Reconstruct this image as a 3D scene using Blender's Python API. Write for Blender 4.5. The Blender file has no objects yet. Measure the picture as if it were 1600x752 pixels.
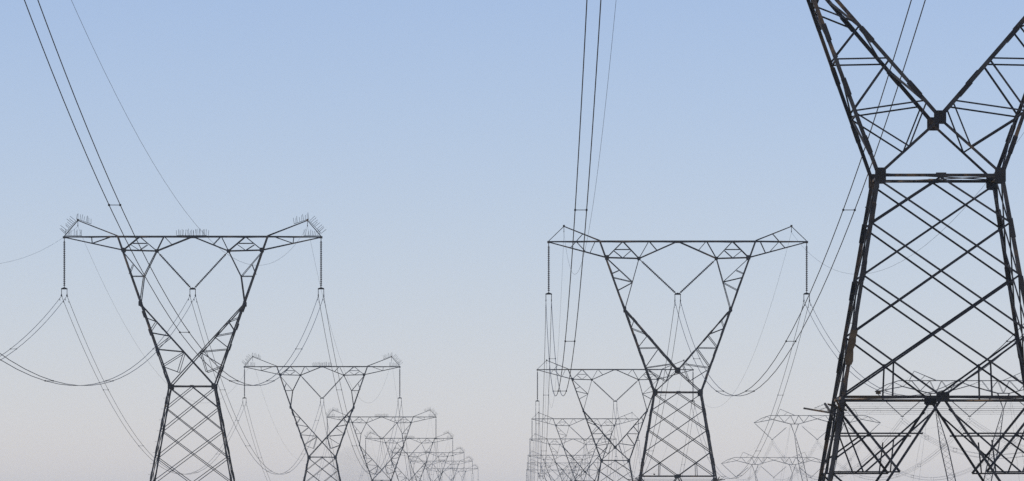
import bpy, math, random
from mathutils import Vector, Matrix

random.seed(7)
R = math.radians
scene = bpy.context.scene
col = scene.collection

# ------------------------------------------------------------------ camera, sky, sun, exposure
EYE = 2.0                       # eye height over the ground at the camera, metres
FPX = 10379.0                   # focal length in photo pixels (photo is 1600 px wide)
VX, VY = 813.0, 822.0           # where the two rows of pylons run to, photo pixels
cam_data = bpy.data.cameras.new("camera")
cam_data.sensor_width = 36.0
cam_data.lens = 36.0 * FPX / 1600.0
cam_data.shift_x = (800.0 - VX) / 1600.0
cam_data.shift_y = (VY - 376.0) / 1600.0
cam_data.clip_start = 1.0
cam_data.clip_end = 20000.0
cam = bpy.data.objects.new("camera", cam_data)
cam.location = (0, 0, EYE)
cam.rotation_euler = (R(90), 0, 0)
col.objects.link(cam)
scene.camera = cam

SUN_AZ, SUN_EL = R(-98), R(38)  # to the left, a little behind
sun_dir = Vector((math.sin(SUN_AZ) * math.cos(SUN_EL), math.cos(SUN_AZ) * math.cos(SUN_EL), math.sin(SUN_EL)))
world = bpy.data.worlds.new("World")
scene.world = world
world.use_nodes = True
wn = world.node_tree
wn.nodes.clear()
sky = wn.nodes.new("ShaderNodeTexSky")
sky.sky_type = 'NISHITA'
sky.sun_disc = False
sky.sun_elevation = SUN_EL
sky.sun_rotation = SUN_AZ
sky.altitude = 0
sky.air_density = 0.85
sky.dust_density = 0.0
sky.ozone_density = 6.0
bg = wn.nodes.new("ShaderNodeBackground")
bg.inputs["Strength"].default_value = 0.122
wo = wn.nodes.new("ShaderNodeOutputWorld")
tint = wn.nodes.new("ShaderNodeMixRGB")      # white balance of the sky
tint.blend_type = 'MULTIPLY'
tint.inputs["Fac"].default_value = 1.0
tint.inputs["Color2"].default_value = (1.145, 0.94, 0.99, 1)
wn.links.new(sky.outputs[0], tint.inputs["Color1"])
wn.links.new(tint.outputs[0], bg.inputs["Color"])
wn.links.new(bg.outputs[0], wo.inputs["Surface"])

sun_data = bpy.data.lights.new("sun", 'SUN')
sun_data.energy = 3.4
sun_data.angle = R(0.5)
sun_data.color = (1.0, 0.95, 0.87)
sun = bpy.data.objects.new("sun", sun_data)
sun.rotation_euler = sun_dir.to_track_quat('Z', 'Y').to_euler()
sun.location = sun_dir * 300
col.objects.link(sun)

scene.view_settings.view_transform = 'Standard'
scene.view_settings.look = 'None'
scene.view_settings.gamma = 1.0
scene.view_settings.exposure = 0.0
scene.render.engine = 'CYCLES'
scene.cycles.use_denoising = False
scene.cycles.volume_bounces = 2

HAZE_DENSITY = 0.00011

# ------------------------------------------------------------------ materials
def new_mat(name):
    m = bpy.data.materials.new(name)
    m.use_nodes = True
    nt = m.node_tree
    return m, nt, nt.nodes["Principled BSDF"]

def metal(name, dark, light, rust, rust_amount, rough=0.65, metallic=0.1, scale=1.7):
    m, nt, p = new_mat(name)
    tc = nt.nodes.new("ShaderNodeTexCoord")
    n1 = nt.nodes.new("ShaderNodeTexNoise"); n1.inputs["Scale"].default_value = scale
    n1.inputs["Detail"].default_value = 5
    n2 = nt.nodes.new("ShaderNodeTexNoise"); n2.inputs["Scale"].default_value = 0.55
    n2.inputs["Detail"].default_value = 6; n2.inputs["Roughness"].default_value = 0.7
    nt.links.new(tc.outputs["Object"], n1.inputs["Vector"])
    nt.links.new(tc.outputs["Object"], n2.inputs["Vector"])
    r1 = nt.nodes.new("ShaderNodeValToRGB")
    r1.color_ramp.elements[0].position = 0.35; r1.color_ramp.elements[0].color = (*dark, 1)
    r1.color_ramp.elements[1].position = 0.68; r1.color_ramp.elements[1].color = (*light, 1)
    nt.links.new(n1.outputs["Fac"], r1.inputs["Fac"])
    r2 = nt.nodes.new("ShaderNodeValToRGB")
    r2.color_ramp.elements[0].position = 0.66 - rust_amount; r2.color_ramp.elements[0].color = (0, 0, 0, 1)
    r2.color_ramp.elements[1].position = 0.74 - rust_amount; r2.color_ramp.elements[1].color = (1, 1, 1, 1)
    nt.links.new(n2.outputs["Fac"], r2.inputs["Fac"])
    mx = nt.nodes.new("ShaderNodeMixRGB")
    nt.links.new(r2.outputs["Color"], mx.inputs["Fac"])
    nt.links.new(r1.outputs["Color"], mx.inputs["Color1"])
    mx.inputs["Color2"].default_value = (*rust, 1)
    nt.links.new(mx.outputs["Color"], p.inputs["Base Color"])
    p.inputs["Roughness"].default_value = rough
    p.inputs["Metallic"].default_value = metallic
    p.inputs["Specular IOR Level"].default_value = 0.3
    return m

STEEL = metal("weathered_steel", (0.016, 0.015, 0.016), (0.058, 0.054, 0.050), (0.150, 0.094, 0.048), 0.13)
BRACE = metal("bracing_steel", (0.018, 0.018, 0.020), (0.045, 0.044, 0.046), (0.050, 0.033, 0.020), 0.02)
PLATE = metal("plate_steel", (0.012, 0.011, 0.011), (0.030, 0.027, 0.026), (0.060, 0.034, 0.018), 0.10)
RUSTY = metal("rusty_steel", (0.035, 0.022, 0.012), (0.085, 0.058, 0.030), (0.13, 0.10, 0.06), 0.06, rough=0.8, metallic=0.1)
WIRE = metal("stranded_aluminium", (0.025, 0.025, 0.028), (0.050, 0.050, 0.054), (0.03, 0.03, 0.032), 0.0, rough=0.55, metallic=0.2)
GLASS = metal("insulator_porcelain", (0.035, 0.030, 0.028), (0.075, 0.068, 0.064), (0.05, 0.045, 0.04), 0.0, rough=0.5, metallic=0.0)
CONCRETE = metal("footing_concrete", (0.26, 0.25, 0.23), (0.38, 0.37, 0.34), (0.24, 0.20, 0.16), 0.0, rough=0.9, metallic=0.0)

def ground_mat():
    m, nt, p = new_mat("dry_veld")
    tc = nt.nodes.new("ShaderNodeTexCoord")
    n1 = nt.nodes.new("ShaderNodeTexNoise"); n1.inputs["Scale"].default_value = 0.02; n1.inputs["Detail"].default_value = 8
    n2 = nt.nodes.new("ShaderNodeTexNoise"); n2.inputs["Scale"].default_value = 2.5; n2.inputs["Detail"].default_value = 6
    nt.links.new(tc.outputs["Object"], n1.inputs["Vector"]); nt.links.new(tc.outputs["Object"], n2.inputs["Vector"])
    r1 = nt.nodes.new("ShaderNodeValToRGB")
    r1.color_ramp.elements[0].position = 0.3; r1.color_ramp.elements[0].color = (0.12, 0.095, 0.045, 1)
    r1.color_ramp.elements[1].position = 0.7; r1.color_ramp.elements[1].color = (0.26, 0.20, 0.11, 1)
    nt.links.new(n1.outputs["Fac"], r1.inputs["Fac"])
    mx = nt.nodes.new("ShaderNodeMixRGB"); mx.blend_type = 'OVERLAY'; mx.inputs["Fac"].default_value = 0.5
    nt.links.new(r1.outputs["Color"], mx.inputs["Color1"]); nt.links.new(n2.outputs["Fac"], mx.inputs["Color2"])
    nt.links.new(mx.outputs["Color"], p.inputs["Base Color"])
    bp = nt.nodes.new("ShaderNodeBump"); bp.inputs["Strength"].default_value = 0.5
    nt.links.new(n2.outputs["Fac"], bp.inputs["Height"]); nt.links.new(bp.outputs["Normal"], p.inputs["Normal"])
    p.inputs["Roughness"].default_value = 0.95
    return m
VELD = ground_mat()

def volume_mat(name, color, density, aniso=0.0):
    m = bpy.data.materials.new(name)
    m.use_nodes = True
    nt = m.node_tree
    nt.nodes.clear()
    out = nt.nodes.new("ShaderNodeOutputMaterial")
    v = nt.nodes.new("ShaderNodeVolumePrincipled")
    v.inputs["Color"].default_value = (*color, 1)
    v.inputs["Density"].default_value = density
    v.inputs["Anisotropy"].default_value = aniso
    nt.links.new(v.outputs[0], out.inputs["Volume"])
    return m

# ------------------------------------------------------------------ mesh collector
class MB:
    def __init__(self):
        self.v, self.f = [], []
    def prism(self, p, q, ring_p, ring_q):
        n = len(ring_p); b = len(self.v)
        self.v += ring_p + ring_q
        for i in range(n):
            j = (i + 1) % n
            self.f.append((b + i, b + j, b + n + j, b + n + i))
        self.f.append(tuple(b + i for i in reversed(range(n))))
        self.f.append(tuple(b + n + i for i in range(n)))
    def ang(self, p, q, w, nrm=(0, 1, 0), t=None, flip=1):
        """steel angle from p to q: one flange flat in the face, the other along nrm (inward)"""
        p, q, nrm = Vector(p), Vector(q), Vector(nrm)
        d = (q - p).normalized()
        if abs(d.dot(nrm.normalized())) > 0.98:
            nrm = Vector((1, 0, 0)) if abs(d.x) < 0.9 else Vector((0, 0, 1))
        a = d.cross(nrm).normalized() * flip
        n = a.cross(d).normalized()
        if n.dot(nrm) < 0: n = -n
        t = t or max(w * 0.16, 0.008)
        h = w / 2
        prof = [(-h, 0), (h, 0), (h, t), (-h + t, t), (-h + t, w), (-h, w)]
        rp = [p + a * x + n * y for x, y in prof]
        rq = [q + a * x + n * y for x, y in prof]
        self.prism(p, q, rp, rq)
    def bar(self, p, q, r, n=6, r2=None):
        p, q = Vector(p), Vector(q)
        d = (q - p).normalized()
        u = d.orthogonal().normalized(); w = d.cross(u)
        r2 = r if r2 is None else r2
        ring = [(math.cos(2 * math.pi * i / n), math.sin(2 * math.pi * i / n)) for i in range(n)]
        self.prism(p, q, [p + (u * c + w * s) * r for c, s in ring], [q + (u * c + w * s) * r2 for c, s in ring])
    def box(self, c, sx, sy, sz, M=None):
        c = Vector(c); b = len(self.v)
        for z in (-1, 1):
            for y in (-1, 1):
                for x in (-1, 1):
                    o = Vector((x * sx / 2, y * sy / 2, z * sz / 2))
                    if M is not None: o = M @ o
                    self.v.append(c + o)
        for f in ((0, 2, 3, 1), (4, 5, 7, 6), (0, 1, 5, 4), (2, 6, 7, 3), (0, 4, 6, 2), (1, 3, 7, 5)):
            self.f.append(tuple(b + i for i in f))
    def poly_plate(self, pts, thick, nrm):
        """flat plate of outline pts, thickness along nrm"""
        nrm = Vector(nrm).normalized() * thick / 2
        a = [Vector(p) - nrm for p in pts]; c = [Vector(p) + nrm for p in pts]
        self.prism(None, None, a, c)
    def tube(self, pts, r, n=6):
        b = len(self.v)
        N = len(pts)
        for i, p in enumerate(pts):
            d = (pts[min(i + 1, N - 1)] - pts[max(i - 1, 0)]).normalized()
            s = d.cross(Vector((0, 0, 1)))
            s = s.normalized() if s.length > 1e-6 else Vector((1, 0, 0))
            u = s.cross(d)
            rr = r[i] if isinstance(r, list) else r
            for k in range(n):
                a = 2 * math.pi * k / n
                self.v.append(p + (s * math.cos(a) + u * math.sin(a)) * rr)
        for i in range(N - 1):
            for k in range(n):
                j = (k + 1) % n
                self.f.append((b + i * n + k, b + i * n + j, b + (i + 1) * n + j, b + (i + 1) * n + k))
        self.f.append(tuple(b + k for k in reversed(range(n))))
        self.f.append(tuple(b + (N - 1) * n + k for k in range(n)))
    def lathe(self, prof, M, n=10):
        """prof: (radius, z) list along local Z, placed by matrix M"""
        b = len(self.v)
        for r, z in prof:
            for k in range(n):
                a = 2 * math.pi * k / n
                self.v.append(M @ Vector((r * math.cos(a), r * math.sin(a), z)))
        N = len(prof)
        for i in range(N - 1):
            for k in range(n):
                j = (k + 1) % n
                self.f.append((b + i * n + k, b + i * n + j, b + (i + 1) * n + j, b + (i + 1) * n + k))
        self.f.append(tuple(b + k for k in reversed(range(n))))
        self.f.append(tuple(b + (N - 1) * n + k for k in range(n)))
    def mesh(self, name, mat):
        me = bpy.data.meshes.new(name)
        me.from_pydata([tuple(x) for x in self.v], [], self.f)
        me.materials.append(mat)
        me.update()
        return me
    def build(self, name, mat, parent=None):
        o = bpy.data.objects.new(name, self.mesh(name, mat))
        col.objects.link(o)
        if parent is not None: o.parent = parent
        return o

def tag(o, label=None, cat=None, group=None, kind=None):
    if label: o["label"] = label
    if cat: o["category"] = cat
    if group: o["group"] = group
    if kind: o["kind"] = kind
    return o

def thing(name, loc=(0, 0, 0), rz=0.0):
    o = bpy.data.objects.new(name, None)
    o.empty_display_size = 0.5
    o.location = loc
    o.rotation_euler = (0, 0, rz)
    col.objects.link(o)
    return o

KIDS = {}
def kids(o):
    return [c for c in KIDS_ALL() if c.parent is o]
def KIDS_ALL():
    return list(col.objects)

def copy_tree(src, parent=None, index=None):
    if index is None:
        index = {}
        for o in col.objects:
            if o.parent is not None: index.setdefault(o.parent.name, []).append(o)
    c = src.copy(); col.objects.link(c)
    if parent is not None: c.parent = parent
    for ch in index.get(src.name, []): copy_tree(ch, c, index)
    return c

# ------------------------------------------------------------------ where the towers stand
ORD = ["first", "second", "third", "fourth", "fifth", "sixth", "seventh", "eighth"]
TOP = 11.7                      # crossarm top over the waist of a pylon
# distance, photo y of the crossarm's top chord
LEFT_X, RIGHT_X = -25.6, 12.2
left_row = [(203, None), (519, 370), (858, 573), (1226, 651.6), (1530, 685), (1840, 707.5), (2162, 720.6), (2451, 732.4)]
right_row = [(195.8, None), (515, 377.5), (854, 577.5), (1250, 654.5), (1540, 686), (1900, 711.5), (2130, 723.5), (2413, 734.5)]
def waist_z(D, y, default):
    return default if y is None else EYE + (VY - y) * D / FPX - TOP
LEFT_DROP, RIGHT_DROP = 12.8, 12.5      # waist to foot
left_pos = [(LEFT_X, D, waist_z(D, y, 12.7)) for D, y in left_row]
right_pos = [(RIGHT_X + (0.07 if i == 0 else 0), D, waist_z(D, y, 12.25)) for i, (D, y) in enumerate(right_row)]
GUY_DROP = 24.6                          # crossarm top chord to mast foot of the guyed towers
def gpos(xc, y, D): return ((xc - VX) * D / FPX, D, EYE + (VY - y) * D / FPX)
guy_pos = [gpos(1515, 595, 982), gpos(1277, 649.5, 1468), gpos(1209, 715, 1772)]
guy_pos.insert(0, (guy_pos[0][0], 505, EYE + 22.5))

base_pts = [(0, 0, 0.0)] + [(x, D, z - LEFT_DROP) for x, D, z in left_pos] + [(x, D, z - RIGHT_DROP) for x, D, z in right_pos] + \
           [(x, D, z - GUY_DROP) for x, D, z in guy_pos]
def ground_z(x, y):
    sw = sz = 0.0
    for bx, by, bz in base_pts:
        d2 = (x - bx) ** 2 + (y - by) ** 2 + 60.0
        w = 1.0 / d2 ** 1.3
        sw += w; sz += w * bz
    return sz / sw

# ------------------------------------------------------------------ ground
def make_ground():
    xs = sorted(set([-900, -700, -500, -400, -300, -220, -160, -120] + list(range(-100, 141, 8)) + [160, 200, 260, 340, 450, 600, 800, 1000]))
    ys = sorted(set([-100, -60, -30] + list(range(0, 2700, 12)) + [2750, 2900, 3100, 3400, 3800, 4200, 5000, 6000, 7500, 9200]))
    mb = MB()
    for y in ys:
        for x in xs:
            mb.v.append(Vector((x, y, ground_z(x, y))))
    n = len(xs)
    for j in range(len(ys) - 1):
        for i in range(n - 1):
            mb.f.append((j * n + i, j * n + i + 1, (j + 1) * n + i + 1, (j + 1) * n + i))
    g = mb.build("ground", VELD)
    for p in g.data.polygons: p.use_smooth = True
    tag(g, kind="structure")
make_ground()

# ------------------------------------------------------------------ lattice pylon
def make_pylon(kind, guards):
    """kind 'cross': inner arm members run through to the opposite waist corner (left row);
       kind 'node': they meet in a node over the waist (right row). Origin at the foot, waist at z = drop."""
    root = thing("lattice_tower")
    drop = LEFT_DROP if kind == 'cross' else RIGHT_DROP
    slope, W0 = (0.187, 1.75) if kind == 'cross' else (0.168, 1.80)
    if kind == 'cross':
        nodes = [0, -1.71, -3.47, -5.55, -7.60]
        KINK, ONODE, INODE, TOPX, TIPX = (4.08, 6.45), (5.42, 10.65), (2.80, 10.58), 5.85, 10.03
        PEAK = (8.97, 12.97)
    else:
        nodes = [0, -1.39, -2.93, -4.62, -6.50]
        KINK, ONODE, INODE, TOPX, TIPX = (4.10, 6.42), (5.50, 10.45), (3.00, 10.38), 6.03, 10.0
        PEAK = (8.82, 12.87)
    belt = nodes[-1]
    def hd(z):
        return W0 - (W0 - 0.50) * min(z, TOP) / TOP if z >= 0 else W0 - slope * z
    def hb(z): return W0 - slope * z                        # body half width below the waist
    def ho(z): return W0 + (KINK[0] - W0) * z / KINK[1] if z <= KINK[1] else KINK[0] + (TOPX - KINK[0]) * (z - KINK[1]) / (TOP - KINK[1])
    def V(x, y, z): return Vector((x, y, z + drop))

    # legs, each with its splices and step bolts
    for sx in (-1, 1):
        for sy in (-1, 1):
            m = MB()
            zf = -drop + 0.1
            m.ang(V(sx * hb(zf), sy * hb(zf), zf), V(sx * W0, sy * W0, 0.0), 0.115, (0, -sy, 0), t=0.018, flip=sx * sy)
            leg = m.build("leg", STEEL, root)
            for k, z in enumerate([-1.05, -2.75, -4.9, -6.9, -9.2]):
                z += 0.22 * (sx * sy)
                a, b = V(sx * (hb(z) + 0.004), sy * (hb(z) + 0.010), z), V(sx * (hb(z - 0.55) + 0.004), sy * (hb(z - 0.55) + 0.010), z - 0.55)
                s = MB(); s.ang(a, b, 0.15, (0, -sy, 0), t=0.016, flip=sx * sy)
                s.build("splice_plate", PLATE, leg)
            if sy == -1 and sx == -1:
                z = -0.95
                while z > -9.5:
                    x = hb(z)
                    s = MB()
                    s.bar(V(sx * (x + 0.04), sy * x, z), V(sx * (x + 0.24), sy * x, z), 0.010, 5)
                    s.bar(V(sx * (x + 0.23), sy * x, z), V(sx * (x + 0.25), sy * x, z), 0.018, 6)
                    s.build("step_bolt", STEEL, leg)
                    z -= 0.85
            s = MB()
            M = Matrix.Translation((sx * hb(-drop), sy * hb(-drop), -0.55))
            s.lathe([(0.42, 0.0), (0.42, 0.75), (0.38, 0.80), (0.0001, 0.801)], M, 14)
            s.build("footing", CONCRETE, leg)

    # the four lattice faces of the body
    def face(f):
        sx = sy = 0
        if f in (0, 1):
            sy = -1 if f == 0 else 1
            P = lambda u, z: V(u * hb(z), sy * (hb(z) - 0.02), z)
            inw = (0, -sy, 0)
        else:
            sx = -1 if f == 2 else 1
            P = lambda u, z: V(sx * (hb(z) - 0.02), u * hb(z), z)
            inw = (-sx, 0, 0)
        m = MB()
        n = nodes
        w = 0.056
        def A(u1, z1, u2, z2, w=w, off=0.0):
            if f > 1: off, w = off * 0.25, w * 0.8
            o = Vector(inw) * off
            m.ang(P(u1, z1) + o, P(u2, z2) + o, w, inw)
        for s in (-1, 1):
            off = 0.0 if s == 1 else 0.09
            A(0, n[0] - 0.05, s, n[1], off=off)
            A(-s, n[0] - 0.12, s, n[2], off=off)
            A(-s, n[1], s, n[3], off=off)
            A(-s, n[2], s, n[4], off=off)
            A(-s, n[3], 0, n[4], off=off)
            # hangers from the last crossing to the belt
            zc = n[4] + 0.55 * (n[4] - n[3]) * -1.0
            if kind == 'node': A(s * 0.52, zc + 0.05, s * 0.50, n[4], w=0.05, off=0.18)
        # under the belt: two K members to the feet, with secondary bracing
        zf = -drop + 0.35
        K = lambda z: (z - belt) / (zf - belt)              # share of the half width at which the K member stands
        steps = [belt]
        zz = belt - 1.06
        while zz > zf + 0.8:
            steps.append(zz); zz -= 1.12
        for s in (-1, 1):
            off = 0.02 if s == 1 else 0.06
            A(0, belt, s * 0.98, zf, w=0.072, off=off)
            for i in range(1, len(steps)):
                z = steps[i]
                A(s, z, s * K(z), z, w=0.045, off=0.12)
            A(s, belt - 0.1, s * K(belt - 2.18), belt - 2.18, w=0.07, off=0.14)
            A(s * K(belt - 0.35), belt - 0.35, s * (0.5 + 0.5 * K(belt - 2.18)), belt - 2.18, w=0.05, off=0.17)
            A(s, belt - 1.85, s * 0.69, belt - 1.06, w=0.05, off=0.20)
            A(s, belt - 0.45, s * 0.71, belt - 2.18, w=0.045, off=0.24)
            A(s * 0.46, belt - 1.25, s * 0.47, belt - 2.18, w=0.04, off=0.22)
            for i in range(2, len(steps) - 1):
                A(s, steps[i], s * K(steps[i + 1]), steps[i + 1], w=0.055, off=0.14)
        return m.build("face_bracing", BRACE, root)
    for f in range(4): face(f)

    # waist ring and belt ring
    m = MB()
    for sy in (-1, 1):
        m.ang(V(-W0, sy * W0, 0.0), V(W0, sy * W0, 0.0), 0.085, (0, -sy, 0))
        m.ang(V(sy * W0, -W0, 0.0), V(sy * W0, W0, 0.0), 0.07, (-sy, 0, 0))
        m.box(V(0.02, sy * (W0 - 0.02), 0.01), 0.30, 0.05, 0.13)
    m.ang(V(-W0, -W0, 0.03), V(W0, W0, 0.03), 0.035, (0, 0, 1)); m.ang(V(-W0, W0, -0.05), V(W0, -W0, -0.05), 0.035, (0, 0, 1))
    m.build("waist_frame", STEEL, root)
    m = MB(); B = hb(belt)
    for sy in (-1, 1):
        m.ang(V(-B, sy * B, belt), V(B, sy * B, belt), 0.078, (0, -sy, 0))
        m.ang(V(sy * B, -B, belt), V(sy * B, B, belt), 0.07, (-sy, 0, 0))
    for a, b in (((0, -B), (B, 0)), ((B, 0), (0, B)), ((0, B), (-B, 0)), ((-B, 0), (0, -B))):
        m.ang(V(a[0], a[1], belt - 0.03), V(b[0], b[1], belt - 0.03), 0.03, (0, 0, 1))
    bf = m.build("belt_frame", STEEL, root)
    if kind == 'node':
        r = MB()
        r.box(V(-B + 0.62, -B - 0.012, belt + 0.0), 0.95, 0.012, 0.07)
        r.box(V(-B + 1.02, -B + 0.03, belt + 0.13), 0.14, 0.10, 0.10)
        tag(r.build("rusty_strip", RUSTY, bf), "rusty brown strip on the belt angle")

    # gusset plates
    def gusset(x, y, z, w, h, cut=0.3):
        m = MB()
        pts = []
        for i, j in ((-1, -1), (1, -1), (1, 1), (-1, 1)):
            pts.append(Vector((x + i * w / 2, y, z + drop + j * h / 2)))
        c = cut
        out = []
        for i in range(4):
            p, a, b = pts[i], pts[i - 1], pts[(i + 1) % 4]
            out.append(p + (a - p) * c * 0.5); out.append(p + (b - p) * c * 0.5)
        m.poly_plate(out, 0.022, (0, 1, 0))
        m.build("gusset_plate", PLATE, root)
    for sy in (-1, 1):
        for sx in (-1, 1):
            gusset(sx * (W0 - 0.05), sy * (W0 + 0.022), -0.02, 0.32, 0.48)
            gusset(sx * (ONODE[0] - 0.02), sy * (hd(ONODE[1]) + 0.03), ONODE[1], 0.30, 0.34)
            gusset(sx * (INODE[0]), sy * (hd(INODE[1]) + 0.03), INODE[1], 0.24, 0.24)
            gusset(sx * (KINK[0]), sy * (hd(KINK[1]) + 0.03), KINK[1], 0.20, 0.40)
        if kind == 'node': gusset(0, sy * (hd(1.70) + 0.03), 1.70, 0.36, 0.40)
        gusset(0, sy * (B + 0.022), belt, 0.38, 0.28)

    # arms: outer chord, inner chord and their bracing
    def line_in(z):      # x of the inner chord at z
        if z > KINK[1]:
            return KINK[0] + (INODE[0] - KINK[0]) * (z - KINK[1]) / (INODE[1] - KINK[1])
        if kind == 'cross':
            return KINK[0] + (-W0 - KINK[0]) * (KINK[1] - z) / KINK[1]
        return KINK[0] * (z - 1.70) / (KINK[1] - 1.70)
    for sx in (-1, 1):
        m, b, l = MB(), MB(), MB()
        for sy in (-1, 1):
            inw = (0, -sy, 0)
            def Pt(x, z): return V(sx * x, sy * hd(z), z)
            def A(mb, x1, z1, x2, z2, w, off=0.0):
                o = Vector(inw) * off
                mb.ang(Pt(x1, z1) + o, Pt(x2, z2) + o, w, inw, flip=-sx * sy)
            A(m, W0, 0.0, TOPX, TOP, 0.112)
            if kind == 'cross':
                A(m, KINK[0], KINK[1], -W0 + 0.05, 0.06, 0.085, 0.10 if sx < 0 else 0.0)
                A(m, KINK[0], KINK[1], 3.80, 8.57, 0.075); A(m, 3.80, 8.57, INODE[0], INODE[1], 0.075)
                for x1, z1, x2, z2 in ((ho(5.38), 5.38, line_in(5.05), 5.05), (line_in(5.05), 5.05, ho(4.3), 4.3),
                                       (ho(4.2), 4.2, line_in(3.93), 3.93), (line_in(3.85), 3.85, ho(2.98), 2.98),
                                       (ho(2.9), 2.9, line_in(2.7), 2.7), (line_in(2.65), 2.65, ho(1.6), 1.6),
                                       (ho(1.55), 1.55, 1.11, 1.11), (line_in(2.65), 2.65, 1.11, 1.11)):
                    A(b, x1, z1, x2, z2, 0.055, 0.05)
                for x1, z1, x2, z2 in ((ONODE[0], ONODE[1] - 0.15, 3.80, 8.57), (3.80, 8.6, ho(8.6), 8.6), (4.65, 9.5, ho(9.0), 8.75)):
                    A(b, x1, z1, x2, z2, 0.05, 0.05)
            else:
                A(m, KINK[0], KINK[1], 0.0, 1.70, 0.110)
                A(m, 0.0, 1.66, W0, 0.03, 0.075)
                A(m, KINK[0], KINK[1], INODE[0], INODE[1], 0.055)
                ld = lambda z: W0 * (1.70 - z) / 1.70
                for x1, z1, x2, z2, w in ((ho(1.83), 1.83, ld(0.85), 0.85, 0.048), (ld(0.85), 0.85, line_in(2.15), 2.15, 0.045),
                                          (ho(1.90), 1.90, line_in(2.2), 2.2, 0.048), (ho(1.95), 1.95, line_in(3.4), 3.4, 0.06),
                                          (ho(3.42), 3.42, line_in(3.45), 3.45, 0.048), (ho(3.5), 3.5, line_in(4.4), 4.4, 0.055),
                                          (ho(4.95), 4.95, line_in(4.5), 4.5, 0.05), (ho(5.0), 5.0, line_in(5.6), 5.6, 0.045)):
                    A(b, x1, z1, x2, z2, w, 0.05)
                for x1, z1, x2, z2 in ((ONODE[0] - 0.05, ONODE[1] - 0.1, line_in(8.55), 8.55), (line_in(8.55), 8.55, ho(8.9), 8.9),
                                       (line_in(8.5), 8.5, ho(7.9), 7.9), (4.55, 9.45, ho(9.2), 9.2)):
                    A(b, x1, z1, x2, z2, 0.05, 0.05)
        # lacing between the front and the back of the arm
        zs = [0.0, 1.83, 3.45, 4.95, 6.42, 7.9, 9.2, 10.5]
        for i in range(len(zs) - 1):
            z1, z2 = zs[i], zs[i + 1]; s = 1 if i % 2 else -1
            b.ang(V(sx * (ho(z1) - 0.02), s * hd(z1), z1), V(sx * (ho(z2) - 0.02), -s * hd(z2), z2), 0.05, (-sx, 0, 0))
            if i: b.ang(V(sx * (ho(z1) - 0.02), hd(z1), z1), V(sx * (ho(z1) - 0.02), -hd(z1), z1), 0.05, (-sx, 0, 0))
        zi = [2.15, 3.42, 4.4, 5.4, 6.42]
        for i in range(len(zi) - 1):
            z1, z2 = zi[i], zi[i + 1]; s = 1 if i % 2 else -1
            b.ang(V(sx * line_in(z1), s * hd(z1), z1), V(sx * line_in(z2), -s * hd(z2), z2), 0.05, (sx, 0, 0))
        arm = m.build("arm", STEEL, root)
        b.build("arm_bracing", BRACE, arm)
        # splices on the arm chords
        for k, z in enumerate((0.9, 2.6, 4.2, 5.6)):
            for sy in (-1, 1):
                zz = z + 0.25 * sy
                s = MB(); s.ang(V(sx * (ho(zz) + 0.0), sy * (hd(zz) + 0.012), zz), V(sx * (ho(zz + 0.5)), sy * (hd(zz + 0.5) + 0.012), zz + 0.5), 0.145, (0, -sy, 0), t=0.016, flip=-sx * sy)
                s.build("splice_plate", PLATE, arm)
                if kind == 'node' and z > 2:
                    s = MB(); s.ang(V(sx * line_in(zz), sy * (hd(zz) + 0.012), zz), V(sx * line_in(zz + 0.4), sy * (hd(zz + 0.4) + 0.012), zz + 0.4), 0.15, (0, -sy, 0), t=0.016, flip=-sx * sy)
                    s.build("splice_plate", PLATE, arm)

    # crossarm
    c, b = MB(), MB()
    yd = lambda x: 0.50 if abs(x) < TOPX else 0.50 - 0.42 * (abs(x) - TOPX) / (TIPX - TOPX)
    def Q(x, z, sy): return V(x, sy * yd(x), z)
    for sy in (-1, 1):
        inw = (0, -sy, 0)
        def A(mb, x1, z1, x2, z2, w, off=0.0):
            o = Vector(inw) * off
            mb.ang(Q(x1, z1, sy) + o, Q(x2, z2, sy) + o, w, inw)
        A(c, -TOPX, TOP, TOPX, TOP, 0.115)
        for s in (-1, 1):
            A(c, s * TOPX, TOP, s * TIPX, TOP - 0.02, 0.10)
            A(c, s * ONODE[0], ONODE[1], s * INODE[0], INODE[1], 0.085)
            A(c, s * INODE[0], INODE[1], s * 0.16, TOP - 0.06, 0.085)
            A(c, s * ONODE[0], ONODE[1], s * TIPX, TOP - 0.05, 0.08)
            ap = 4.25 if kind == 'node' else 4.13
            A(b, s * ONODE[0], ONODE[1], s * ap, TOP, 0.07, 0.02); A(b, s * INODE[0], INODE[1], s * ap, TOP, 0.07, 0.02)
            zm = (TOP + ONODE[1]) / 2
            A(b, s * (ap - 0.55), zm, s * (ap + 0.58), zm, 0.05, 0.06)
            A(b, s * (ap - 0.62), zm - 0.1, s * (ap - 0.02), ONODE[1], 0.045, 0.08); A(b, s * (ap + 0.68), zm - 0.12, s * (ap + 0.05), ONODE[1], 0.045, 0.08)
            A(b, s * INODE[0], INODE[1], s * 2.25, TOP, 0.055, 0.05); A(b, s * 2.2, TOP, s * 1.6, INODE[1] + (TOP - INODE[1]) * (INODE[0] - 1.6) / INODE[0], 0.05, 0.05)
            if kind == 'cross':
                zb = lambda x: ONODE[1] + (TOP - ONODE[1]) * (x - ONODE[0]) / (TIPX - ONODE[0])
                A(b, s * 7.9, TOP, s * 7.85, zb(7.85), 0.05, 0.04); A(b, s * 7.8, zb(7.8), s * 6.35, TOP, 0.055, 0.04)
            else:
                zb = lambda x: ONODE[1] + (TOP - ONODE[1]) * (x - ONODE[0]) / (TIPX - ONODE[0])
                A(b, s * 7.87, TOP, s * 8.3, zb(8.3), 0.05, 0.04); A(b, s * 7.87, TOP, s * 7.14, zb(7.14), 0.05, 0.04)
                A(b, s * 6.8, zb(6.8), s * 6.4, TOP, 0.05, 0.04)
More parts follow.
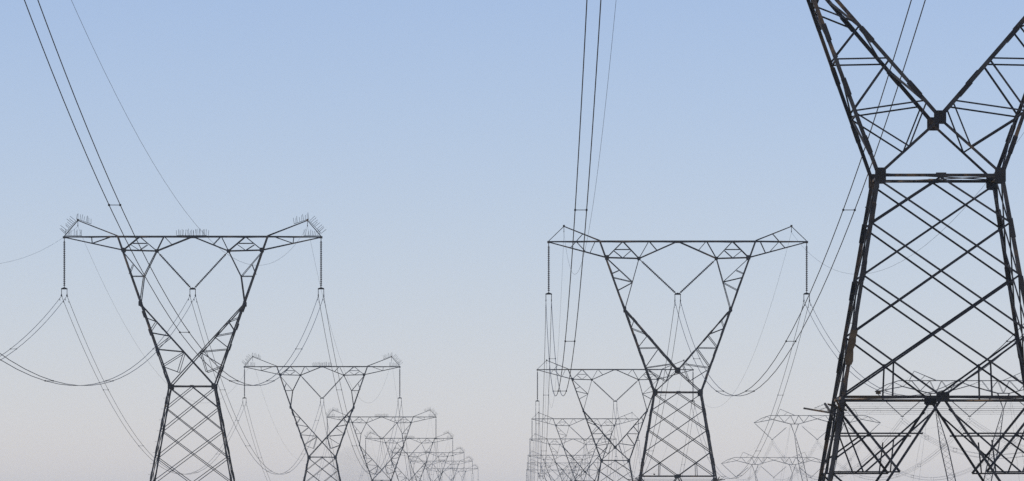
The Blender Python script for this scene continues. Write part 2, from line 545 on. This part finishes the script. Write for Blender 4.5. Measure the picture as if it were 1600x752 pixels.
    # plan lacing of the top chords
    xs = [-9.2, -7.9, -6.03, -4.2, -2.2, 0, 2.2, 4.2, 6.03, 7.9, 9.2]
    for i in range(len(xs) - 1):
        s = 1 if i % 2 else -1
        b.ang(V(xs[i], s * yd(xs[i]), TOP - 0.03), V(xs[i + 1], -s * yd(xs[i + 1]), TOP - 0.03), 0.05, (0, 0, -1))
    for s in (-1, 1):
        b.ang(V(s * INODE[0], -0.6, INODE[1]), V(s * INODE[0], 0.6, INODE[1]), 0.06, (0, 0, 1))
        b.ang(V(s * ONODE[0], -0.6, ONODE[1]), V(s * ONODE[0], 0.6, ONODE[1]), 0.06, (0, 0, 1))
        c.box(V(s * TIPX, 0, TOP - 0.05), 0.22, 0.26, 0.17)
    c.box(V(0, 0, TOP - 0.08), 0.5, 1.02, 0.05)
    ca = c.build("crossarm", STEEL, root)
    b.build("crossarm_bracing", BRACE, ca)

    # earth wire peaks
    for s in (-1, 1):
        m = MB()
        px, pz = PEAK
        for sy in (-1, 1):
            m.ang(V(s * TOPX, sy * 0.48, TOP + 0.06), V(s * px, sy * 0.06, pz), 0.075, (0, -sy, 0))
            m.ang(V(s * px, sy * 0.06, pz), V(s * TIPX, sy * 0.07, TOP + 0.04), 0.05 if kind == 'node' else 0.065, (0, -sy, 0))
            if kind == 'node':
                m.ang(V(s * 7.33, sy * 0.29, TOP + 0.62), V(s * 7.87, sy * 0.27, TOP), 0.05, (0, -sy, 0))
        m.box(V(s * px, 0, pz + 0.03), 0.16, 0.18, 0.16)
        pk = m.build("earth_wire_peak", STEEL, root)
        h = MB()
        h.bar(V(s * px, 0, pz - 0.05), V(s * px, 0, pz - 0.40), 0.022, 6)
        h.box(V(s * px, 0, pz - 0.42), 0.06, 0.26, 0.08)
        h.build("earth_wire_clamp", PLATE, pk)

    # rows of spikes that keep birds off
    if guards:
        def comb(p0, p1, dirv, n, h, per=1):
            m = MB(); p0, p1, dirv = Vector(p0), Vector(p1), Vector(dirv).normalized()
            m.bar(p0, p1, 0.018, 5)
            for i in range(n):
                t = min(1.0, max(0.0, (i + random.uniform(-.3, .3)) / (n - 1)))
                q = p0.lerp(p1, t)
                k = Vector((random.uniform(-.12, .12), random.uniform(-.15, .15), 0))
                m.bar(q, q + (dirv + k) * h * random.uniform(0.75, 1.1), 0.019, 4)
            m.build("bird_guard", BRACE, root)
        px, pz = PEAK
        comb(V(-1.22, -0.52, TOP + 0.07), V(1.12, -0.52, TOP + 0.07), (0, 0, 1), 15, 0.52)
        comb(V(-1.15, 0.45, TOP + 0.07), V(1.2, 0.45, TOP + 0.07), (0, 0, 1), 9, 0.5)
        for s in (-1, 1):
            comb(V(s * (px + 0.12), 0, pz + 0.12), V(s * (px - 1.05), -0.1, pz - 0.28), (-s * 0.12, 0, 1), 9, 0.5)
            comb(V(s * (px + 0.15), 0, pz - 0.05), V(s * TIPX, 0, TOP + 0.25), (s * 0.85, 0, 0.75), 9, 0.55)
            comb(V(s * (TIPX - 0.1), 0, TOP + 0.08), V(s * (TIPX - 1.35), 0, TOP + 0.08), (0.05, 0, 1), 9, 0.46)

    # anti-climbing guard: brackets round the legs under the belt, with barbed wire
    zg = belt - 0.28
    Bg = hb(zg)
    gd = None
    for sx in (-1, 1):
        for sy in (-1, 1):
            br = MB()
            br.ang(V(sx * (Bg - 0.15), sy * (Bg + 0.0), zg - 0.12), V(sx * (Bg + (0.84 if sy > 0 else 0.42)), sy * (Bg + 0.40), zg + 0.06), 0.055, (0, -sy, 0))
            br.ang(V(sx * (Bg - 0.0), sy * (Bg - 0.15), zg - 0.20), V(sx * (Bg + 0.22), sy * (Bg + 0.62), zg + 0.20), 0.055, (-sx, 0, 0))
            gd = br.build("climb_guard_bracket", STEEL, root)
    bw = MB()
    for k in range(4):
        t = 0.15 + k * 0.26
        e = Bg + 0.55 * t
        zw = zg - 0.16 + 0.24 * t
        cs = [V(-e, -e, zw), V(e, -e, zw), V(e, e, zw), V(-e, e, zw)]
        for i in range(4):
            p, q = cs[i], cs[(i + 1) % 4]
            bw.bar(p, q, 0.0045, 4)
            n = 15
            for j in range(1, n):
                c0 = p.lerp(q, j / n)
                d = Vector((random.uniform(-1, 1), random.uniform(-1, 1), random.uniform(-1, 1))).normalized() * 0.028
                bw.bar(c0 - d, c0 + d, 0.003, 3)
    bw.build("barbed_wire", BRACE, gd)
    # places where wires and insulators hang, in the tower's own axes
    root["_tip"] = TIPX
    return root, dict(tip=(TIPX, TOP - 0.14 + drop), inode=(INODE[0] - 0.08, INODE[1] - 0.10 + drop), mid=7.62 + drop,
                      clamp=7.10 + drop, peak=(PEAK[0], PEAK[1] - 0.46 + drop), drop=drop)

proto_left, AL = make_pylon('cross', True)
proto_right, AR = make_pylon('node', False)
del proto_left["_tip"]; del proto_right["_tip"]

def place_row(proto, A, pos, row):
    objs = []
    n_seen0 = 1 if row == 'left' else 0
    for i, (x, D, wz) in enumerate(pos):
        o = proto if i == 0 else copy_tree(proto)
        objs.append(o)
        o.location = (x, D, wz - A['drop'])
        if row == 'left':
            lab = ("tall lattice pylon just left of the picture, carrying the wires that enter top left" if i == 0 else
                   "nearest pylon in the left row, bird spikes along its crossarm" if i == 1 else
                   f"{ORD[i-1]} nearest pylon of the left row, bird spikes on its crossarm")
        else:
            lab = ("huge dark lattice pylon closest to the viewer at the right edge" if i == 0 else
                   f"{ORD[i]} pylon of the right row, behind the huge near one" if i == 1 else
                   f"{ORD[i]} pylon of the right row counted from the huge near one")
        tag(o, lab, "pylon", f"lattice pylons of the {row} row")
    return objs
place_row(proto_left, AL, left_pos, 'left')
near = place_row(proto_right, AR, right_pos, 'right')[0]
def rusty_wrap():
    """weathered brown sheet lashed to the near pylon's front left leg"""
    d = AR['drop']; hb = lambda z: 1.80 - 0.168 * z
    m = MB(); n = 9; prev = None
    for i in range(n + 1):
        z = -4.55 - 1.02 * i / n
        w = 0.115 + random.uniform(-0.03, 0.025)
        x = -hb(z) - 0.02 + random.uniform(-0.012, 0.012)
        y = -hb(z) - 0.06 + random.uniform(-0.012, 0.012)
        ring = [Vector((x - w * 0.75, y, z + d)), Vector((x + w, y - 0.02, z + d)), Vector((x + w, y + 0.012, z + d)), Vector((x - w * 0.75, y + 0.032, z + d))]
        if prev: m.prism(None, None, prev, ring)
        prev = ring
    tag(m.build("rusty_sheet", RUSTY, near), "weathered brown sheet on the left leg")
rusty_wrap()

# ------------------------------------------------------------------ insulators
DISC = [(0.040, 0.0), (0.098, 0.012), (0.100, 0.030), (0.058, 0.060), (0.048, 0.100), (0.040, 0.141)]
def disc_stack(mb, p, q, n=9):
    """porcelain cap-and-pin discs from p (top) to q (bottom)"""
    p, q = Vector(p), Vector(q)
    d = q - p
    L = d.length
    rot = (-d).to_track_quat('Z', 'Y').to_matrix().to_4x4()
    k = int((L - 0.35) / 0.146)
    start = (L - k * 0.146) / 2
    for i in range(k):
        c = p + d.normalized() * (start + (i + 1) * 0.146)
        mb.lathe(DISC, Matrix.Translation(c) @ rot, n)
def fittings(mb, p, q):
    p, q = Vector(p), Vector(q); d = (q - p).normalized()
    mb.bar(p, p + d * 0.28, 0.03, 6); mb.bar(q - d * 0.25, q, 0.03, 6)
def clamp_parts(root, z_yoke, z_cl):
    """yoke plate with two hangers and clamps; origin of the thing is at its hanging point"""
    m = MB()
    m.poly_plate([Vector((-0.26, 0, z_yoke - 0.06)), Vector((0.26, 0, z_yoke - 0.06)), Vector((0.24, 0, z_yoke + 0.03)), Vector((0, 0, z_yoke + 0.12)), Vector((-0.24, 0, z_yoke + 0.03))], 0.025, (0, 1, 0))
    m.build("yoke_plate", PLATE, root)
    for s in (-1, 1):
        m = MB()
        m.bar((s * 0.215, 0, z_yoke - 0.03), (s * 0.215, 0, z_cl + 0.10), 0.026, 6)
        m.box((s * 0.215, 0, z_cl + 0.03), 0.07, 0.34, 0.13)
        m.bar((s * 0.215, -0.85, z_cl - 0.03), (s * 0.215, 0.85, z_cl - 0.03), 0.030, 6)   # armour rods round the conductor
        m.build("suspension_clamp", PLATE, root)

def make_string(A):
    root = thing("insulator_string")
    zt, zb, zc = 0.0, A['mid'] - A['tip'][1] + 0.06, A['clamp'] - A['tip'][1]
    m = MB(); disc_stack(m, (0, 0, zt), (0, 0, zb)); m.build("disc_stack", GLASS, root)
    for a, d in ((zt, zt - 0.28), (zb + 0.25, zb)):
        m = MB(); m.bar((0, 0, a), (0, 0, d), 0.03, 6); m.build("end_fitting", PLATE, root)
    clamp_parts(root, zb - 0.04, zc)
    return root
def make_vee(A):
    root = thing("insulator_pair")
    zc = A['clamp'] - A['inode'][1]
    zb = A['mid'] - A['inode'][1]
    for s in (-1, 1):
        f = MB(); m = MB(); p, q = (s * A['inode'][0], 0, 0), (s * 0.10, 0, zb + 0.02)
        disc_stack(m, p, q); m.build("disc_stack", GLASS, root)
        fittings(f, p, q); f.build("end_fitting", PLATE, root)
    clamp_parts(root, zb, zc)
    return root

def place_insulators(A, pos, row):
    ps, pv = make_string(A), make_vee(A)
    first_s, first_v = True, True
    for i, (x, D, wz) in enumerate(pos):
        b = wz - A['drop']
        k = i - 1 if row == 'left' else i
        at = (f"{ORD[k]} pylon of the {row} row" if k >= 0 else "unseen near pylon")
        for s in (-1, 1):
            o = ps if first_s else copy_tree(ps); first_s = False
            o.location = (x + s * A['tip'][0], D, b + A['tip'][1])
            tag(o, f"vertical insulator string hanging from {'left' if s < 0 else 'right'} crossarm tip, {at}", "insulator", f"vertical insulator strings of the {row} row")
        o = pv if first_v else copy_tree(pv); first_v = False
        o.location = (x, D, b + A['inode'][1])
        tag(o, f"V shaped insulator pair in the middle window of {at}", "insulator", f"V shaped insulators of the {row} row")
place_insulators(AL, left_pos, 'left')
place_insulators(AR, right_pos, 'right')

# ------------------------------------------------------------------ wires
def sag_points(p, q, sag, n=48):
    p, q = Vector(p), Vector(q)
    out = []
    for i in range(n + 1):
        t = i / n
        # denser near the ends
        t = 0.5 - 0.5 * math.cos(math.pi * t) if n > 8 else t
        v = p.lerp(q, t); v.z -= 4 * sag * t * (1 - t)
        out.append(v)
    return out
def sag_at(p, q, sag, t):
    v = Vector(p).lerp(Vector(q), t); v.z -= 4 * sag * t * (1 - t); return v

def twin_conductor(p, q, label, group, r=0.0185):
    p, q = Vector(p), Vector(q)
    L = (q - p).length
    sag = 1.0e-4 * L * L
    root = thing("twin_conductor", p)
    for s in (-0.215, 0.215):
        m = MB()
        o = Vector((s, 0, 0))
        m.tube([v - p + o for v in sag_points(p, q, sag)], r)
        m.build("wire", WIRE, root)
    n = int(L / 54)
    for k in range(1, n + 1):
        t = (k - 0.02) * 53.0 / L
        if t > 0.97: break
        c = sag_at(p, q, sag, t) - p
        dy = random.uniform(-0.15, 0.15)
        m = MB()
        m.bar(c + Vector((-0.20, 0, 0)), c + Vector((0.20, 0, 0)), 0.014, 6)
        for s in (-0.215, 0.215):
            m.box(c + Vector((s, 0, 0)), 0.07, 0.16, 0.075)
        m.build("spacer", PLATE, root)
    for t, sg in ((2.0 / L, 1), (1 - 2.0 / L, -1)):
        for s in (-0.215, 0.215):
            c = sag_at(p, q, sag, t) - p + Vector((s, 0, 0))
            m = MB()
            m.bar(c, c + Vector((0, 0, -0.10)), 0.012, 5)
            m.bar(c + Vector((0, -0.22, -0.12)), c + Vector((0, 0.22, -0.12)), 0.010, 5)
            for e in (-1, 1):
                m.bar(c + Vector((0, e * 0.14, -0.125)), c + Vector((0, e * 0.27, -0.13)), 0.030, 6)
            m.build("vibration_damper", PLATE, root)
    tag(root, label, "power line", group)

def wire_row(A, pos, row):
    for i in range(len(pos) - 1):
        (x1, D1, w1), (x2, D2, w2) = pos[i], pos[i + 1]
        b1, b2 = w1 - A['drop'], w2 - A['drop']
        k = i - 1 if row == 'left' else i
        where = (f"from {ORD[k]} to {ORD[k+1]} pylon of {row} row" if k >= 0 else f"from overhead to {ORD[0]} pylon of {row} row")
        for ph, dx in (("left", -A['tip'][0]), ("middle", 0.0), ("right", A['tip'][0])):
            twin_conductor((x1 + dx, D1, b1 + A['clamp'] - 0.03), (x2 + dx, D2, b2 + A['clamp'] - 0.03),
                           f"twin {ph} conductor with spacers sagging {where}", f"twin conductors of the {row} row")
        for side, dx in (("left", -A['peak'][0]), ("right", A['peak'][0])):
            p, q = Vector((x1 + dx, D1, b1 + A['peak'][1])), Vector((x2 + dx, D2, b2 + A['peak'][1]))
            L = (q - p).length
            m = MB(); m.tube([v - p for v in sag_points(p, q, 0.80e-4 * L * L)], 0.0075, 5)
            o = m.build("earth_wire", WIRE); o.location = p
            tag(o, f"thin {side} earth wire {where}", "earth wire", f"earth wires of the {row} row")
wire_row(AL, left_pos, 'left')
wire_row(AR, right_pos, 'right')

# ------------------------------------------------------------------ guyed towers of the far line
def make_guyed():
    root = thing("guyed_tower")
    H = GUY_DROP
    def V(x, y, z): return Vector((x, y, z + H))
    c, b = MB(), MB()
    top = [(-14, -1.6), (-12.2, -0.55), (-10.5, 0.0), (10.5, 0.0), (12.2, -0.55), (14, -1.6)]
    bot = [(-14, -1.65), (-9.9, -0.86), (-5.87, -1.87), (-4.15, -1.87), (0, -0.72), (4.15, -1.87), (5.87, -1.87), (9.9, -0.86), (14, -1.65)]
    def interp(prof, x):
        for (a, za), (d, zd) in zip(prof, prof[1:]):
            if a <= x <= d: return za + (zd - za) * (x - a) / (d - a)
        return prof[-1][1]
    yd = lambda x: 0.85 if abs(x) < 6 else max(0.08, 0.85 * (14 - abs(x)) / 8)
    for sy in (-1, 1):
        inw = (0, -sy, 0)
        for prof, w in ((top, 0.11), (bot, 0.12)):
            for (x1, z1), (x2, z2) in zip(prof, prof[1:]):
                c.ang(V(x1, sy * yd(x1), z1), V(x2, sy * yd(x2), z2), w, inw)
        xs = [-12.6, -11.2, -9.9, -8.6, -7.3, -5.87, -5.0, -4.15, -3.0, -1.8, 0, 1.8, 3.0, 4.15, 5.0, 5.87, 7.3, 8.6, 9.9, 11.2, 12.6]
        for i in range(len(xs) - 1):
            f1, f2 = (top, bot) if i % 2 else (bot, top)
            b.ang(V(xs[i], sy * yd(xs[i]), interp(f1, xs[i])), V(xs[i + 1], sy * yd(xs[i + 1]), interp(f2, xs[i + 1])), 0.06, inw)
    ca = c.build("crossarm", STEEL, root)
    b.build("crossarm_bracing", BRACE, ca)
    for s in (-1, 1):
        m = MB()
        for sy in (-1, 1):
            m.ang(V(s * 5.0, sy * 0.8, 0.05), V(s * 8.2, sy * 0.06, 1.43), 0.075, (0, -sy, 0))
            m.ang(V(s * 8.2, sy * 0.06, 1.43), V(s * 8.9, sy * 0.55, 0.05), 0.06, (0, -sy, 0))
            m.ang(V(s * 6.6, sy * 0.45, 0.75), V(s * 7.3, sy * 0.6, 0.05), 0.05, (0, -sy, 0))
        m.build("earth_wire_peak", STEEL, root)
        # mast: a pyramid from the crossarm to a point, then a slim lattice column down to the foot
        m, l = MB(), MB()
        P0, P1 = V(s * 5.0, 0, -4.1), V(s * 0.55, 0, -H + 0.3)
        for x in (5.87, 4.15):
            for sy in (-1, 1):
                m.ang(V(s * x, sy * 0.85, -1.87), P0 + Vector((s * (0.06 if x > 5 else -0.06), sy * 0.06, 0)), 0.10, (0, -sy, 0))
        N = 22
        def corner(t, i):
            wd = 0.06 + 0.50 * min(1, t / 0.28, (1 - t) / 0.2)
            ax, ay = ((-1, -1), (1, -1), (1, 1), (-1, 1))[i]
            return P0.lerp(P1, t) + Vector((ax * wd, ay * wd, 0))
        ts = [0, 0.28, 0.8, 1.0]
        for i in range(4):
            for a, d in zip(ts, ts[1:]):
                m.ang(corner(a, i), corner(d, i), 0.095, (0, 1 if i < 2 else -1, 0))
        for k in range(N):
            for i in range(4):
                j = (i + 1) % 4
                a, d = (i, j) if k % 2 else (j, i)
                l.bar(corner(0.04 + 0.92 * k / N, a), corner(0.04 + 0.92 * (k + 1) / N, d), 0.024, 4)
        mast = m.build("mast", STEEL, root)
        l.build("mast_bracing", BRACE, mast)
        f = MB(); f.lathe([(0.7, -0.6), (0.7, 0.3), (0.3, 0.34), (0.0001, 0.341)], Matrix.Translation((s * 0.55, 0, 0)), 12)
        f.build("footing", CONCRETE, mast)
        for sy in (-1, 1):
            g = MB(); g.bar(V(s * 5.9, sy * 0.85, -1.9), (s * 9.5, sy * 13.0, 0.0), 0.012, 5)
            g.build("guy_wire", WIRE, root)
    return root

def make_guyed_vee(half, zt_out, zt_in):
    """V of two disc stacks; origin at the yoke; half = reach to either side"""
    root = thing("insulator_pair")
    for dx, dz in ((-half[0], zt_out), (half[1], zt_in)):
        f = MB(); m = MB(); p, q = (dx, 0, dz), (0.12 * (1 if dx > 0 else -1), 0, 0.05)
        disc_stack(m, p, q, 7); m.build("disc_stack", GLASS, root); fittings(f, p, q)
        f.build("end_fitting", PLATE, root)
    m = MB(); m.box((0, 0, 0), 0.5, 0.05, 0.16); m.box((0, 0, -0.3), 0.05, 0.06, 0.5); m.build("yoke_plate", PLATE, root)
    return root

gp = make_guyed()
NEAR_WORD = ["unseen near", "nearest", "second", "third"]
GL = ["guyed pylon with two leaning masts, beyond the right edge of the picture",
      "hazy guyed pylon with two leaning masts, seen through the huge near pylon",
      "hazy guyed pylon with drooping crossarm ends just left of the huge near pylon",
      "faintest guyed pylon, lowest in the haze between the two rows at right"]
for i, (x, D, z) in enumerate(guy_pos):
    o = gp if i == 0 else copy_tree(gp)
    o.location = (x, D, z - GUY_DROP)
    tag(o, GL[i], "pylon", "guyed pylons of the far right line")
vees = {"left": (-9.95, make_guyed_vee((3.9, 3.2), 3.55, 2.7)), "middle": (0.0, make_guyed_vee((3.4, 3.4), 2.9, 2.9)), "right": (9.95, make_guyed_vee((3.2, 3.9), 2.7, 3.55))}
for ph, (dx, pv) in vees.items():
    for i, (x, D, z) in enumerate(guy_pos):
        o = pv if i == 0 else copy_tree(pv)
        o.location = (x + dx, D, z - 5.25)
        tag(o, f"{ph} V shaped insulator pair of the {NEAR_WORD[i]} guyed pylon in the haze", "insulator", "V shaped insulators of the guyed line")

def quad_conductor(p, q, label, group):
    p, q = Vector(p), Vector(q); L = (q - p).length; sag = 0.36e-4 * L * L
    root = thing("bundle_conductor", p)
    offs = [Vector((sx * 0.23, 0, sz * 0.23)) for sx in (-1, 1) for sz in (-1, 1)]
    for o in offs:
        m = MB(); m.tube([v - p + o for v in sag_points(p, q, sag)], 0.015, 5); m.build("wire", WIRE, root)
    n = int(L / 55)
    for k in range(1, n):
        c = sag_at(p, q, sag, k / n) - p
        m = MB()
        for a, b in ((0, 1), (1, 3), (3, 2), (2, 0)): m.bar(c + offs[a], c + offs[b], 0.016, 5)
        for o in offs: m.box(c + o, 0.07, 0.12, 0.07)
        m.build("spacer", PLATE, root)
    tag(root, label, "power line", group)
for i in range(len(guy_pos) - 1):
    (x1, D1, z1), (x2, D2, z2) = guy_pos[i], guy_pos[i + 1]
    for ph, dx in (("left", -9.95), ("middle", 0.0), ("right", 9.95)):
        quad_conductor((x1 + dx, D1, z1 - 5.75), (x2 + dx, D2, z2 - 5.75),
                       f"{ph} four wire bundle of the hazy line from {NEAR_WORD[i]} to {NEAR_WORD[i+1]} guyed pylon", "bundles of the guyed line")
    for side, dx in (("left", -8.2), ("right", 8.2)):
        p, q = Vector((x1 + dx, D1, z1 + 1.43)), Vector((x2 + dx, D2, z2 + 1.43)); L = (q - p).length
        m = MB(); m.tube([v - p for v in sag_points(p, q, 0.28e-4 * L * L)], 0.008, 5)
        o = m.build("earth_wire", WIRE); o.location = p
        tag(o, f"thin {side} earth wire from {NEAR_WORD[i]} to {NEAR_WORD[i+1]} guyed pylon", "earth wire", "earth wires of the guyed line")

# ------------------------------------------------------------------ smoke and haze
def make_smoke():
    mb = MB()
    n, k = 20, 14
    D = 2300.0
    cx, cz = (548 - VX) * D / FPX, EYE + (VY - 760) * D / FPX
    for j in range(k + 1):
        th = math.pi * j / k
        for i in range(n):
            ph = 2 * math.pi * i / n
            d = Vector((math.sin(th) * math.cos(ph), math.sin(th) * math.sin(ph), math.cos(th)))
            r = 1 + 0.16 * math.sin(3 * ph + 2 * th) * math.sin(th) + 0.12 * math.cos(5 * th + ph) * math.sin(th)
            mb.v.append(Vector((d.x * 11 * r + 2.5 * d.z, d.y * 11 * r, d.z * 14.5 * r)))
    for j in range(k):
        for i in range(n):
            a = (i + 1) % n
            mb.f.append((j * n + i, (j + 1) * n + i, (j + 1) * n + a, j * n + a))
    o = mb.build("smoke", volume_mat("thin_smoke", (0.22, 0.22, 0.23), 0.008))
    o.location = (cx, D, cz)
    tag(o, "faint grey puff of smoke low between the far pylons of the left row", "smoke", None, "stuff")
make_smoke()

hz = MB()
x0, x1, y0, y1, z0, z1 = -905, 1005, -105, 9205, -14.0, 48.0
hz.box(((x0 + x1) / 2, (y0 + y1) / 2, (z0 + z1) / 2), x1 - x0, y1 - y0, z1 - z0)
haze = hz.build("haze", volume_mat("thin_air", (0.82, 0.93, 1.0), HAZE_DENSITY))
tag(haze, kind="stuff")
